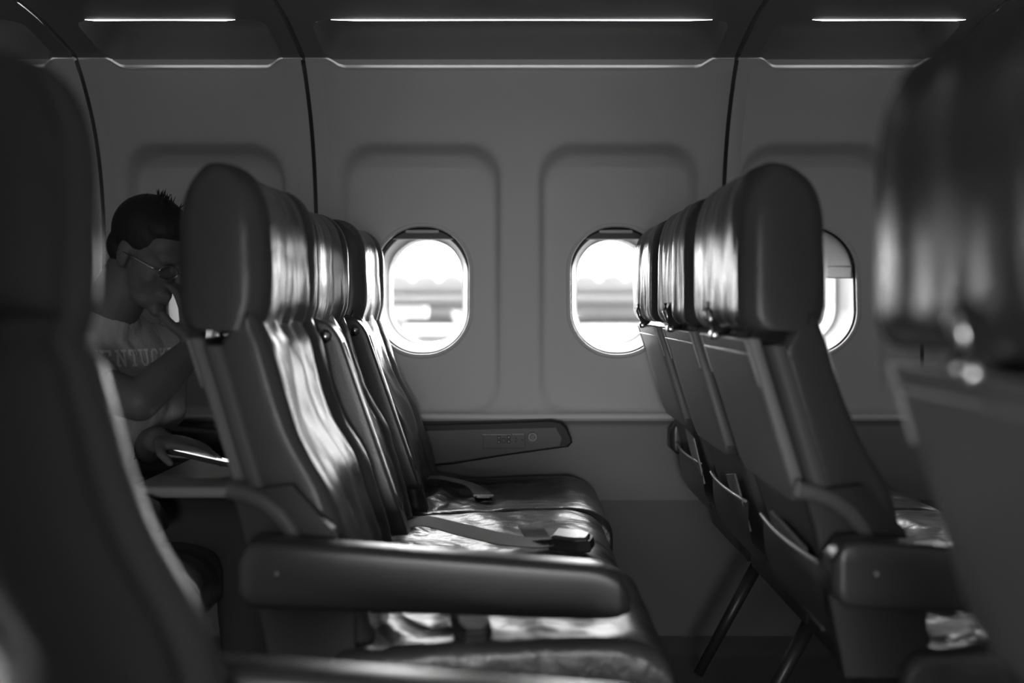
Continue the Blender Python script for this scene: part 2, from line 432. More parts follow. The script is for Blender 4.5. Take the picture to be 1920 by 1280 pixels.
# ------------------------------------------------------------------ windows
def window(idx, cx, shade, lab):
    root = empty('window_%d' % idx, (cx, wally(WZ)+.03, WZ+H)); tag(root, lab, 'window', kind='structure')
    N = 96; ths = [2*pi*i/N for i in range(N)]
    oy = root.location.y
    def ring(g, dy, hw=RIM[0], hh=RIM[1], rr=RIM[2], cz=0):
        out = []
        for th in ths:
            r = ray_rr(0, 0, hw+g, hh+g, rr+g, th); z = r*sin(th)+cz
            t = (WZ+z-RECZ[1])/(RECZ[0]-RECZ[1]); y = wally(WZ+z)+(.012+.055*max(0, min(1, t))**1.5)
            out.append((r*cos(th), y-oy+dy, z))
        return out
    mb = MB(); mb.loft([ring(.006, .004), ring(.005, -.001), ring(.001, -.005), ring(-.003, -.005), ring(-.006, -.002), ring(-.007, .004)], cap=False)
    mb.done('window_rim', M['rim'], root)
    mb = MB(); mb.loft([ring(-.0065, .003), ring(-.0085, .010), ring(-.0105, .011), ring(-.0115, .013)], cap=False); mb.done('rubber_seal', M['gap'], root)
    def flat(hw, hh, rr, y, cz=.0):
        return [(ray_rr(0, 0, hw, hh, rr, th)*cos(th), y, ray_rr(0, 0, hw, hh, rr, th)*sin(th)+cz) for th in ths]
    mb = MB(); rs = [ring(-.0108, .012), ring(-.0120, .022)]
    rs += [flat(.1215, .166, .116, .030), flat(.119, .162, .113, .055), flat(.112, .156, .108, .085), flat(.106, .150, .103, .110), flat(.1035, .1475, .101, .114)]
    rs += [flat(.1035, .1475, .101, .23)]
    mb.loft(rs, cap=False); mb.done('window_reveal', M['reveal'], root)
    mb = MB(); rg = flat(.1045, .1485, .102, .118); rg2 = flat(.1045, .1485, .102, .121); mb.loft([rg, rg2]); mb.done('pane', M['pane'], root, smooth=False)
    # shade: a curved sheet behind the rim, bottom edge at height shade (relative to the window centre)
    mb = MB(); top = .176; zs = [lerp(shade, top, k/8) for k in range(9)]
    def half(z):
        x = 0; hw, hh, rr = .1255, .1715, .1190
        if abs(z) >= hh: return .02
        az = abs(z)
        if az <= hh-rr: return hw
        return hw-rr+sqrt(max(0, rr*rr-(az-(hh-rr))**2))
    yb = [.026]*2
    if shade > -.17 or True:
        n_ = 30; zs = [lerp(shade, top, (k/n_)) for k in range(n_+1)]
        fr = [[(-half(z), .0275, z), (half(z), .0275, z)] for z in zs]
        bk = [[(-half(z), .0305, z), (half(z), .0305, z)] for z in zs]
        mb.loft(fr, cap=False, closed=False); mb.loft(bk, cap=False, closed=False)
        mb.loft([fr[0], bk[0]], cap=False, closed=False)
        sh = mb.done('window_shade', M['shade'] if shade < .1 else M['shade_parked'], root, sharp=30)
        if shade > -.15:
            mb = MB(); hs = half(shade)
            if shade > .1:                                            # parked: just the pull lip
                mb.box((-.002, .019, shade+.021), (.092, .014, .0085), .003); mb.done('shade_handle', M['rim'], sh)
            else:
                mb.box((0, .024, shade+.0325), (hs*1.98, .004, .003), .0008); mb.done('shade_rib', M['rim'], sh)
        if shade > -.15:
            mb = MB(); mb.box((0, .026, shade+.001), (half(shade)*1.96, .005, .003), .001); mb.done('shade_edge', M['rim'], sh)
    for (x, z) in ((0, -.1765), (.131, -.04), (-.131, -.04), (.128, .075)):
        mb = MB(); mb.ell((x, .008, z), (.0022, .002, .0018)); mb.done('drain_hole', M['gap'], root)
    return root
window(1, -1.42, -.172, 'closed oval window hidden behind the near left seat')
window(2, -.838, -.172, 'closed oval window behind the seated man with its shade pulled down')
window(3, -.256, .141, 'bright oval window left of centre, shade parked at the top')
window(4, .278, .141, 'bright oval window right of centre, partly behind the window seat headrest')
window(5, .806, .034, 'half shaded window behind the right hand aisle seat')
window(6, 1.40, .141, 'oval window hidden behind the near right seat')

# ------------------------------------------------------------------ seats
# profile of the seat back relative to the rear face of the headrest (x) and the eye height (z)
BACKX = [(-.50, .170), (-.45, .152), (-.30, .105), (-.25, .090), (-.185, .070), (-.10, .045), (-.047, .028), (-.03, .020)]
FRONTX = [(-.50, .268), (-.45, .262), (-.35, .238), (-.30, .222), (-.25, .206), (-.185, .170), (-.134, .150), (-.10, .140), (-.047, .125), (-.03, .121), (-.015, .119), (.0, .119)]
def head_section(z):
    # rear x, front x, half width of the headrest at relative height z (-.03 .. .2)
    if z > .085:
        u = (z-.085)/.117; k = max(0, 1-u**2.8)**(1/2.4)
        return .050-.050*k, .050+.073*k, .212*(.90+.10*k)
    if z > -.0:
        return 0, .123+.002*sin(pi*(z)/.085), .212
    u = -z/.032; k = sqrt(max(0, 1-u*u)); 
    return .020*(1-k), .122-.010*u, .212
def seat_back(parent, seed, fs=1.0, wing=.016):
    def wg(y):
        t = max(0, min(1, (abs(y)-.02)/.175)); return wing*(1-t*t*(3-2*t))
    mb = MB(); rings = []
    zs = [-.032+.032*(1-cos(pi/2*k/8)) for k in range(8)]+[.085*k/12 for k in range(12)]+[.085+.117*sin(pi/2*k/16) for k in range(16)]+[.085+.117*sin(pi/2*15.6/16)]
    for z in zs:
        a0, a1, hw = head_section(z)
        ring = rring(a0, a1, -hw, hw, .034, 4, 40, 6); out = []
        for (x, y) in ring:
            mid = (a0+a1)/2; side = (x-mid)/max(.001, (a1-a0)/2); wgt = min(1, max(0, (abs(side)-.55)*4))
            edge = max(0, 1-(abs(y)/hw)**6)
            f = (fold(y, z, seed+3*(side > 0), 17, 5)*.007+fold(y, z, seed+9, 44, 8)*.0016)*wgt*edge
            low = max(0, 1-(z+.032)/.09)
            f *= fs*(1+.8*low)
            if side > 0:                                             # centre panel and side bolsters, with a seam
                g = (abs(y)-.148)/.005; f -= .007*math.exp(-g*g)
                f += .006*max(0, min(1, (abs(y)-.15)/.03))*edge-wg(y)*min(1, wgt*1.2)
            else:
                g = (abs(y)-.178)/.0035; f -= .003*math.exp(-g*g)
            out.append((x+(f if side > 0 else -f), y, z+H))
        rings.append(out)
    mb.loft(rings); head = mb.done('headrest', M['leather'], parent)
    mb = MB(); rings = []
    n_ = 46
    for k in range(n_+1):
        z = lerp(-.50, -.006, k/n_); a0 = interp(BACKX, z)+.022; a1 = sinterp(FRONTX, z); hw = .210
        if k > n_-4: a1 -= .0025*(k-n_+4)
        if z > -.06: a0 += .05*(z+.06)/.054
        out = []
        for (x, y) in rring(a0, a1, -hw, hw, .016, 4, 40, 6):
            mid = (a0+a1)/2; side = (x-mid)/((a1-a0)/2); f = 0
            if side > 0:
                wgt = min(1, max(0, (side-.5)*4)); edge = max(0, 1-(abs(y)/hw)**8)
                f = fs*(fold(y, z, seed+20, 15, 7)*.010+fold(y*1.0+z*.8, z, seed+31, 40, 14)*.0022)*wgt*edge
                g = (abs(y)-.148)/.005; f -= .008*math.exp(-g*g)
                f += .010*max(0, min(1, (abs(y)-.15)/.03))*edge-.002-wg(y)*wgt
                g = (z+.02)/.012
            out.append((x+f, y, z+H))
        rings.append(out)
    mb.loft(rings); mb.done('backrest', M['leather'], parent)
    # plastic shell closing the rear and the rear edges of both sides
    mb = MB(); rings = []
    for k in range(31):
        z = lerp(-.47, -.052, k/30); a0 = interp(BACKX, z)+.008; a1 = a0+.030
        rings.append([(x, y, z+H) for (x, y) in rring(a0, a1, -.2135, .2135, .012, 2, 8, 4)])
    mb.loft(rings); mb.done('back_shell', M['shell'], parent, sharp=40)
    # housing and hook of the tray latch at the foot of the headrest
    mb = MB(); mb.ell((.012, .0, -.012+H), (.016, .022, .030)); lh = mb.done('latch_recess', M['black'], parent)
    mb = MB(); mb.tube([(-.006, .0, .010+H), (-.007, .0, -.006+H), (-.001, .0, -.022+H), (.004, .0, -.034+H)], [.0045, .0065, .0055, .0045], 10)
    mb.box((.004, 0, -.042+H), (.016, .020, .014), .004)
    mb.done('tray_latch', M['chrome'], parent)
def lean(z0, z1):
    a = Vector((interp(BACKX, z0), 0, z0)); b_ = Vector((interp(BACKX, z1), 0, z1)); return a, b_
def tray_stowed(parent):
    mb = MB(); rings = []
    z0, z1 = -.272, -.043
    for k in range(13):
        t = k/12; z = lerp(z0, z1, t); xb = lerp(interp(BACKX, z0), interp(BACKX, z1), t)
        hw = .192
        if t < .12: hw = .192-.03*(1-t/.12)**2
        rings.append([(x, y, z+H) for (x, y) in rring(xb-.013, xb+.008, -hw, hw, .006, 2, 6, 3)])
    mb.loft(rings); tr_ = mb.done('tray_table', M['tray'], parent, sharp=40)
    # pale moulded band and edge frame on the tray
    def px(z): return lerp(interp(BACKX, z0), interp(BACKX, z1), (z-z0)/(z1-z0))-.0135
    mb = MB()
    for (za, zb, ya, yb) in ((-.046, -.0435, -.190, .190), (-.0665, -.0635, -.188, .188)):
        mb.box((px((za+zb)/2)-.0008, 0, (za+zb)/2+H), (.003, yb-ya, zb-za), .0008)
    for s in (-1, 1):
        mb.loft([[(px(z)-.002, s*(.1905)-.0018, z+H), (px(z)-.002, s*.1905+.0018, z+H), (px(z)+.001, s*.1905+.0018, z+H), (px(z)+.001, s*.1905-.0018, z+H)] for z in (-.045, -.065, -.085, -.11)])
    mb.done('tray_edge_trim', M['tray_edge'], tr_)
def tray_down(parent):
    zt = -.338; mb = MB(); mb.box((-.085, 0, zt+H), (.27, .40, .022), .008, seg=3); t_ = mb.done('tray_table', M['tray'], parent, sharp=40)
    for s in (-1, 1):
        mb = MB(); mb.cyl((-.03, s*.205, zt+H-.003), (.14, s*.205, -.385+H), .008); mb.done('tray_arm', M['shell'], t_)
    mb = MB(); mb.box((.030, 0, -.15+H), (.004, .36, .2), .002, Matrix.Rotation(R(-17), 4, 'Y')); mb.done('back_recess', M['shell'], parent)
def pocket(parent):
    mb = MB(); rings = []
    for k in range(9):
        z = lerp(-.47, -.355, k/8); xb = interp(BACKX, z); bulge = .022*sin(pi*min(1, .25+.6*k/8))
        rings.append([(xb-bulge+.010*(k/8)*(abs(y)/.19)**2, y, z+H) for y in [-.19+.38*j/16 for j in range(17)]])
    mb.loft(rings, cap=False, closed=False); pk = mb.done('seat_pocket', M['leather_plain'], parent)
    mb = MB(); mb.tube([(interp(BACKX, -.355)-.016+.010*(abs(y)/.19)**2, y, -.355+H) for y in [-.19+.38*j/16 for j in range(17)]], .0028)
    mb.done('pocket_rim', M['tray_edge'], pk)
def cushion(parent, seed):
    mb = MB(); rings = []; n_ = 60
    for k in range(n_+1):
        x = lerp(.215, .685, k/n_); t = k/n_
        top = -.466+.018*t+.006*sin(pi*t)
        if t > .80:
            u = (t-.80)/.20; top -= .062*(1-sqrt(max(0, 1-u*u*.98)))
        if t < .06: top -= .02*(1-t/.06)**2
        bot = -.57
        if t > .85: bot += .02*((t-.85)/.15)**2
        hw = .25
        out = []
        for (y, z) in rring(-hw, hw, bot, top, .024, 40, 4, 6):
            if z > (top+bot)/2:
                wgt = min(1, max(0, (z-(top+bot)/2)/((top-bot)/2)-.3)*2); edge = max(0, 1-(abs(y)/hw)**6)
                r = 1+2.2*max(0, 1-t/.45)
                z += (fold(x, y, seed, 16, 9)*.008*r+fold(x+.7*y, y, seed+5, 42, 14)*.0022*r)*wgt*edge
                g = (abs(y)-.165)/.005; z -= .006*math.exp(-g*g)*wgt
                z -= .010*(1-(y/hw)**2)*sin(pi*min(1, t*1.1))*wgt-.004
            out.append((x, y, z+H))
        rings.append(out)
    mb.loft(rings); mb.done('seat_cushion', M['cushion'], parent)
def arm_mesh(mb, x0, x1, z0, z1, y, wd, h0, h1):
    """armrest running from (x0,z0) to (x1,z1) along its top, height h0 behind, h1 at the nose"""
    rings = []
    for k in range(31):
        t = k/30; x = lerp(x0, x1, t); top = lerp(z0, z1, t); h = lerp(h0, h1, t)
        if t > .9: u = (t-.9)/.1; q = 1-sqrt(max(0, 1-u*u)); top -= q*h*.55; h -= q*h*.75
        if t < .06: u = 1-t/.06; q = 1-sqrt(max(0, 1-u*u)); top -= q*h*.3; h -= q*h*.5
        rings.append([(x, yy, zz+H+(.004+.0035*(1-((yy-y)/(wd/2))**2) if zz > top-h*.35 else 0)) for (yy, zz) in rring(y-wd/2, y+wd/2, top-h, top, .009, 8, 4, 5)])
    mb.loft(rings)
def armrest_down(parent, y, side=None):
    mb = MB(); arm_mesh(mb, .105, .618, -.306, -.346, y, .056, .085, .062); a = mb.done('armrest', M['arm'], parent)
    mb = MB(); mb.ell((.160, y-.030, -.345+H), (.0035, .004, .005)); mb.done('pivot_screw', M['chrome'], a)
    return a
def armrest_up(parent, y):
    mb = MB(); rings = []
    for k in range(33):
        t = k/32; z = lerp(-.40, -.018, t); xc = .119+.345*(-z-.018); th = .058
        if t > .88: u = (t-.88)/.12; q = sqrt(max(0, 1-u*u)); xc -= (1-q)*.012; th *= .35+.65*q
        rings.append([(x, yy, z+H) for (x, yy) in rring(xc-th/2, xc+th/2, y-.026, y+.026, .006, 4, 6, 5)])
    mb.loft(rings); a = mb.done('raised_armrest', M['leather_plain'], parent)
    mb = MB(); mb.cyl((.133, y-.020, -.050+H), (.133, y-.030, -.050+H), .0125); mb.done('recline_button', M['chrome'], a)
    mb = MB(); mb.loft([[(.119+.345*(-z-.018)+.0285, y-.003, z+H), (.119+.345*(-z-.018)+.0285, y+.003, z+H), (.119+.345*(-z-.018)+.031, y, z+H)] for z in [-.36+.03*j for j in range(11)]])
    mb.done('armrest_seam', M['chrome'], a)
def bracket(parent, y):
    # curved gray pivot cover joining seat back and seat frame on the aisle side
    mb = MB(); rings = []
    pts = [(.078, -.247), (.100, -.252), (.125, -.262), (.147, -.279), (.163, -.300), (.171, -.325), (.173, -.352)]
    n_ = 25
    for k in range(n_):
        t = k/(n_-1)*(len(pts)-1); i = min(int(t), len(pts)-2); f = t-i
        c = Vector((lerp(pts[i][0], pts[i+1][0], f), 0, lerp(pts[i][1], pts[i+1][1], f)))
        d = Vector((pts[i+1][0]-pts[i][0], 0, pts[i+1][1]-pts[i][1])).normalized(); nn = Vector((-d.z, 0, d.x))
        wd = .011
        rings.append([tuple(c+nn*wd+Vector((0, y-.010, H))), tuple(c+nn*wd*.6+Vector((0, y-.014, H))), tuple(c-nn*wd*.6+Vector((0, y-.014, H))), tuple(c-nn*wd+Vector((0, y-.010, H))), tuple(c-nn*wd+Vector((0, y+.02, H))), tuple(c+nn*wd+Vector((0, y+.02, H)))])
    mb.loft(rings); mb.done('pivot_cover', M['shell'], parent, sharp=50)
    mb = MB(); pr = [(.165, -.24), (.22, -.30), (.25, -.40), (.25, -.50), (.14, -.50), (.12, -.40), (.10, -.30), (.085, -.25)]
    mb.loft([[(x, y-.008, z+H) for (x, z) in pr], [(x, y+.018, z+H) for (x, z) in pr]]); mb.done('side_bracket', M['black'], parent, smooth=False)
def frame(parent, legs=True):
    mb = MB()
    mb.cyl((.56, -.245, -.60+H), (.56, .245, -.60+H), .018); mb.done('front_spar', M['darkmetal'], parent)
    mb = MB(); mb.cyl((.30, -.245, -.60+H), (.30, .245, -.60+H), .018); mb.done('rear_spar', M['darkmetal'], parent)
    if legs:
        for (xa, xb) in ((.56, .60), (.30, .14)):
            mb = MB(); mb.cyl((xa, 0, -.60+H), (xb, 0, .004), .016, .012); mb.done('leg', M['darkmetal'], parent)
def pivot_end(parent):
    mb = MB(); mb.cyl((.672, .18, -.492+H), (.664, .18, -.520+H), .008, .010, 14); mb.done('spar_cap', M['chrome'], parent)

def make_seat(seed, tray='up', arms=(), up_arm=False, aisle=False, legs=True, fs=1.0, wing=.016):
    root = empty('airline_seat', (0, 0, 0))
    seat_back(root, seed, fs, wing)
    (tray_stowed if tray == 'up' else tray_down)(root)
    pocket(root); cushion(root, seed+50); frame(root, legs)
    for y in arms: armrest_down(root, y)
    if up_arm: armrest_up(root, .254)
    if aisle: bracket(root, -.226)
    return root
def place(o, x, y): o.location = (x, y, 0); return o

def buckle(parent, M4):
    mb = MB(); bm = mb
    prof = [(-.030, -.022), (.016, -.022), (.034, -.012), (.034, .012), (.016, .022), (-.030, .022)]
    lo = [(x, y, -.006) for (x, y) in prof]; hi = [(x*.94, y*.94, .008) for (x, y) in prof]
    lo2 = [(x*.96, y*.96, -.010) for (x, y) in prof]
    mb.loft([lo2, lo, hi]); bmesh.ops.transform(mb.bm, matrix=M4, verts=mb.bm.verts); b_ = mb.done('buckle', M['black'], parent, smooth=False)
    mb = MB(); prof = [(-.026, -.0185), (.010, -.0185), (.027, -.011), (.027, .011), (.010, .0185), (-.026, .0185)]
    mb.loft([[(x, y, .0075) for (x, y) in prof], [(x, y, .0105) for (x, y) in prof], [(x*.9, y*.85, .0125) for (x, y) in prof]])
    bmesh.ops.transform(mb.bm, matrix=M4, verts=mb.bm.verts); mb.done('buckle_plate', M['buckle'], parent, smooth=False)
def strap(parent, pts, wd=.046, th=.0022, name='seat_belt'):
    # smooth the path
    P = [Vector(p[0]) for p in pts]; S = [Vector(p[1]).normalized() for p in pts]; out = []
    for i in range(len(P)-1):
        p0 = P[max(i-1, 0)]; p1 = P[i]; p2 = P[i+1]; p3 = P[min(i+2, len(P)-1)]
        for k in range(8):
            t = k/8; q = .5*((2*p1)+(p2-p0)*t+(2*p0-5*p1+4*p2-p3)*t*t+(3*p1-p0-3*p2+p3)*t**3)
            out.append((q, S[i].lerp(S[i+1], t)))
    out.append((P[-1], S[-1]))
    mb = MB(); mb.ribbon(out, wd, th); return mb.done(name, M['belt'], parent, sharp=50)

XL, XR, XP, XN_L, XN_R = -.4686, .3065, -1.2436, -.462, .290
YA, YM, YW = 1.78, 2.288, 2.796
G_L = 'black leather seats of the row left of centre'; G_R = 'black leather seats of the row right of centre'

# --- left row
s = place(make_seat(11, 'up', (-.272,), up_arm=True, aisle=True), XL, YA); seatLA = s
tag(s, 'nearest black leather seat left of centre, at the aisle with its armrest down', 'airplane seat', G_L)
s = place(make_seat(23, 'down', (), up_arm=True), XL-.02, YM); seatLM = s
tag(s, 'middle black leather seat left of centre, buckled belt lying on its cushion', 'airplane seat', G_L)
s = place(make_seat(37, 'up', ()), XL, YW); seatLW = s
tag(s, 'black leather window seat left of centre, beside the left bright window', 'airplane seat', G_L)
# --- right row
s = place(make_seat(41, 'up', (-.272,), up_arm=True, aisle=True), XR, YA); seatRA = s
tag(s, 'large black aircraft seat right of centre at the aisle, tray stowed on its back', 'airplane seat', G_R)
s = place(make_seat(53, 'up', (), up_arm=True), XR, YM); seatRM = s
tag(s, 'middle seat right of centre, second of the three lit headrests seen from behind', 'airplane seat', G_R)
s = place(make_seat(67, 'up', (.27,)), XR, YW); seatRW = s
tag(s, 'window seat right of centre overlapping the bright right window', 'airplane seat', G_R)
# --- passenger row
s = place(make_seat(71, 'up', (-.254, .254)), XP, YM); seatPM = s
tag(s, 'dark aircraft seat the man with glasses sits on', 'airplane seat')
s = place(make_seat(73, 'up', (.27,)), XP, YW); seatPW = s
tag(s, 'dark window seat beyond the seated man', 'airplane seat')
# --- near side of the aisle
s = place(make_seat(83, 'up', (.262,), fs=.3, wing=.046), XN_L, .735); seatNL = s
tag(s, 'blurred black seat filling the left edge of the photo', 'airplane seat')
s = place(make_seat(97, 'up', (), fs=.6), XN_R, .735); seatNR = s
tag(s, 'blurred black seat filling the right edge of the photo with a chrome tray latch', 'airplane seat')

# window side armrest with controls (left row, window seat)
mb = MB(); prof = [(.11, -.318), (.16, -.306), (.25, -.308), (.40, -.304), (.565, -.298), (.592, -.303), (.606, -.318), (.617, -.345), (.619, -.358), (.608, -.370), (.598, -.371), (.44, -.393), (.30, -.416), (.12, -.43)]
def inset_prof(pr, d):
    cx = sum(p[0] for p in pr)/len(pr); cz = sum(p[1] for p in pr)/len(pr)
    return [(x+(cx-x)*d/max(.05, abs(cx-x)+.05), z+(cz-z)*d/max(.02, abs(cz-z)+.02)) for x, z in pr]
pi_ = inset_prof(prof, .006)
ya = .235
mb.loft([[(x, ya, z+H) for x, z in pi_], [(x, ya+.006, z+H) for x, z in prof], [(x, ya+.050, z+H) for x, z in prof], [(x, ya+.056, z+H) for x, z in pi_]])
arm = mb.done('armrest', M['arm_frame'], seatLW, sharp=40)
mb = MB(); pr2 = [(.125, -.332), (.25, -.326), (.40, -.322), (.575, -.318), (.590, -.345), (.585, -.366), (.44, -.387), (.30, -.408), (.14, -.425)]
mb.loft([[(x, ya-.0015, z+H) for x, z in pr2], [(x, ya+.004, z+H) for x, z in pr2]]); mb.done('side_panel', M['arm_panel'], arm, smooth=False)
def wb(mb, x, z, sx, sz, d, y0): mb.box((x, y0, z+H), (sx, d, sz), .0012)
mb = MB(); wb(mb, .438, -.353, .112, .038, .006, ya-.003); mb.done('control_panel', M['arm_panel'], arm, smooth=False)
mb = MB(); wb(mb, .475, -.3345, .032, .0024, .003, ya-.0065); wb(mb, .418, -.3352, .076, .001, .002, ya-.0065); mb.done('display', M['rim'], arm, smooth=False)
for (x, z) in ((.424, -.343), (.424, -.3545), (.450, -.342), (.450, -.3535)):
    mb = MB(); wb(mb, x, z, .0085, .0095, .003, ya-.0065); mb.mesh([(x-.002, ya-.0083, z-.0018+H), (x+.002, ya-.0083, z-.0018+H), (x, ya-.0083, z+.002+H)], [(0, 1, 2)]); mb.done('button', M['black'], arm, smooth=False)
    mb = MB(); mb.mesh([(x-.0018, ya-.0086, z-.0018+H), (x+.0018, ya-.0086, z-.0018+H), (x, ya-.0086, z+.0022+H)], [(0, 1, 2)]); mb.done('arrow_mark', M['tray_edge'], arm, smooth=False)
mb = MB(); wb(mb, .437, -.351, .012, .011, .003, ya-.0065); mb.done('button', M['black'], arm, smooth=False)
for (x, z) in ((.469, -.345), (.469, -.354), (.486, -.349)):
    mb = MB(); mb.cyl((x, ya-.0055, z+H), (x, ya-.0075, z+H), .0018); mb.done('headphone_jack', M['black'], arm)
mb = MB(); mb.cyl((.513, ya, -.342+H), (.513, ya-.008, -.342+H), .0135, .012, 28); mb.done('knob_ring', M['darkmetal'], arm, sharp=40)
mb = MB(); mb.cyl((.513, ya-.006, -.342+H), (.513, ya-.011, -.342+H), .008, .0065, 24); mb.done('recline_button', M['shell'], arm, sharp=40)

# belts (on the left row cushions); local coordinates of each seat
zc = -.452+H
b1 = strap(seatLW, [((.21, .12, zc-.02), (0, 1, 0)), ((.25, .10, zc+.022), (0, 1, 0)), ((.345, .03, zc+.018), (.25, 1, 0)), ((.385, -.03, zc+.004), (.9, .5, 0)), ((.392, -.075, zc+.002), (1, .1, 0))])
mb = MB(); mb.box((.392, -.088, zc+.006), (.050, .016, .006), .002); mb.box((.392, -.104, zc+.006), (.030, .022, .003), .001); mb.done('buckle_tongue', M['buckle'], b1, smooth=False)
b2 = strap(seatLM, [((.24, -.02, zc+.0), (0, 1, 0)), ((.30, -.03, zc+.030), (.1, 1, .2)), ((.38, -.07, zc+.022), (.2, 1, .25)), ((.46, -.13, zc+.016), (.3, 1, .25)), ((.53, -.185, zc+.018), (.2, 1, .1)), ((.56, -.195, zc+.022), (.1, 1, 0))], .05)
buckle(b2, Matrix.Translation((.590, -.200, zc+.026)) @ Matrix.Rotation(R(10), 4, 'X') @ Matrix.Rotation(R(-18), 4, 'Z') @ Matrix.Scale(1.2, 4))
b3 = strap(seatLM, [((.515, -.09, zc+.034), (1, 0, 0)), ((.520, -.11, zc+.030), (1, .05, 0)), ((.535, -.15, zc+.018), (1, .2, 0)), ((.56, -.185, zc+.026), (.95, .3, 0))], .046, name='belt_tail')
b4 = strap(seatLA, [((.23, .10, zc-.01), (0, 1, 0)), ((.27, .06, zc+.02), (0, 1, 0)), ((.34, -.04, zc+.018), (.4, 1, 0)), ((.385, -.12, zc+.012), (.8, .6, 0)), ((.405, -.165, zc+.006), (1, .2, 0)), ((.41, -.225, zc-.012), (1, 0, 0))], .05)
buckle(b4, Matrix.Translation((.408, -.20, zc+.010)) @ Matrix.Rotation(R(-80), 4, 'Z') @ Matrix.Rotation(R(14), 4, 'Y') @ Matrix.Scale(1.2, 4))
pivot_end(seatLM)
# papers in the pockets of the right row
def paper(seat, y, x, z, rot, mt, lab, name, sz=(.004, .11, .11)):
    mb = MB(); mb.box((0, 0, 0), sz, .001); o = mb.done(name, M[mt], smooth=False)
    o.location = (seat.location.x+x, seat.location.y+y, z+H); o.rotation_euler = (R(rot), R(-14), 0); tag(o, lab, 'leaflet'); return o
paper(seatRW, -.13, .112, -.345, 6, 'paper', 'pale leaflet sticking out of the window seat pocket in the right row', 'leaflet')
paper(seatRM, -.10, .120, -.372, -9, 'paper2', 'printed leaflet in the pocket of the middle seat in the right row', 'leaflet')
paper(seatRA, -.02, .126, -.400, 5, 'paper2', 'dim magazine in the pocket of the aisle seat in the right row', 'magazine', (.006, .2, .13))

# ------------------------------------------------------------------ the passenger
def remesh(o, vox, smooth=2):
    md = o.modifiers.new('r', 'REMESH'); md.mode = 'VOXEL'; md.voxel_size = vox; md.use_smooth_shade = True
    if smooth:
        ms = o.modifiers.new('s', 'SMOOTH'); ms.iterations = smooth; ms.factor = .5
    dg = bpy.context.evaluated_depsgraph_get(); dg.update()
    me = bpy.data.meshes.new_from_object(o.evaluated_get(dg)); o.modifiers.clear(); old = o.data; o.data = me
    bpy.data.meshes.remove(old); me.polygons.foreach_set('use_smooth', [True]*len(me.polygons)); me.update(); return o
PB = Vector((-.95, 2.36, -.40))       # pelvis (relative to eye height)
def W(v): return Vector((v[0], v[1], v[2]+H))
HC = Vector((-.752, 2.35, .108)); HS = .90
Fh = Vector((cos(R(27))*cos(R(30)), -cos(R(27))*sin(R(30)), -sin(R(27))))
Rh = Vector((-sin(R(30)), -cos(R(30)), 0)); Uh = Rh.cross(Fh).normalized()
# head frame: local x forward, y left, z up
HM = Matrix.Translation(W(HC)) @ Matrix((( Fh.x, -Rh.x, Uh.x, 0), (Fh.y, -Rh.y, Uh.y, 0), (Fh.z, -Rh.z, Uh.z, 0), (0, 0, 0, 1))) @ Matrix.Scale(HS, 4)
def hp(x, y, z): return HM @ Vector((x, y, z))
man = empty('person', W((PB.x, PB.y, -H)))
tag(man, 'man in glasses and a lettered t-shirt, head bowed over his phone, behind the left seats', 'person')
man.location = (0, 0, 0)
mb = MB()
hm = MB()
hm.ell((-.015, 0, .038), (.094, .076, .084)); hm.ell((.028, 0, -.02), (.060, .062, .088)); hm.ell((.040, 0, -.082), (.042, .048, .030))
hm.ell((.052, 0, .045), (.038, .058, .045)); hm.ell((.078, 0, -.102), (.018, .022, .016))
hm.cap_tube([(.090, 0, .020), (.104, 0, -.002), (.118, 0, -.026)], [.009, .011, .0125], 12)
hm.ell((.104, .012, -.032), (.012, .009, .008)); hm.ell((.104, -.012, -.032), (.012, .009, .008))
hm.cap_tube([(.080, -.040, .024), (.090, -.016, .028), (.090, .016, .028), (.080, .040, .024)], [.008, .010, .010, .008], 10)
for s_ in (-1, 1):
    hm.ell((.070, s_*.031, .006), (.016, .015, .012)); hm.ell((.054, s_*.040, -.028), (.024, .018, .022))
    hm.ell((-.004, s_*.076, -.002), (.019, .009, .032), Matrix.Rotation(R(-12), 4, 'Y')); hm.ell((-.002, s_*.070, -.020), (.012, .012, .016))
hm.cap_tube([(.080, -.020, -.060), (.096, 0, -.057), (.080, .020, -.060)], [.005, .0075, .005], 10)
hm.cap_tube([(.078, -.016, -.072), (.093, 0, -.071), (.078, .016, -.072)], [.006, .0085, .006], 10)
bmesh.ops.transform(hm.bm, matrix=HM, verts=hm.bm.verts)
tmp = bpy.data.meshes.new('t'); hm.bm.to_mesh(tmp); hm.bm.free(); mb.bm.from_mesh(tmp); bpy.data.meshes.remove(tmp)
NB = Vector((-.860, 2.39, -.045)); CH = Vector((-.895, 2.40, -.16))
RS = CH+Vector((-.115, -.135, .065)); LS = CH+Vector((.115, .135, .065))       # shoulders (chest turned towards the aisle)
mb.cap_tube([hp(-.030, 0, -.045), W(NB+Vector((.012, -.01, .03))), W(NB)], [.056, .056, .064], 20)
rotc = Matrix.Rotation(R(49.6), 4, 'Z')
mb.ell(W(CH), (.17, .100, .155), rotc, 28, 18); mb.ell(W(PB+Vector((0, 0, .10))), (.155, .105, .15), rotc, 28, 18); mb.ell(W(PB), (.13, .165, .10), None, 24, 14)
mb.cap_tube([W(RS), W(CH), W(LS)], [.052, .09, .052], 16)
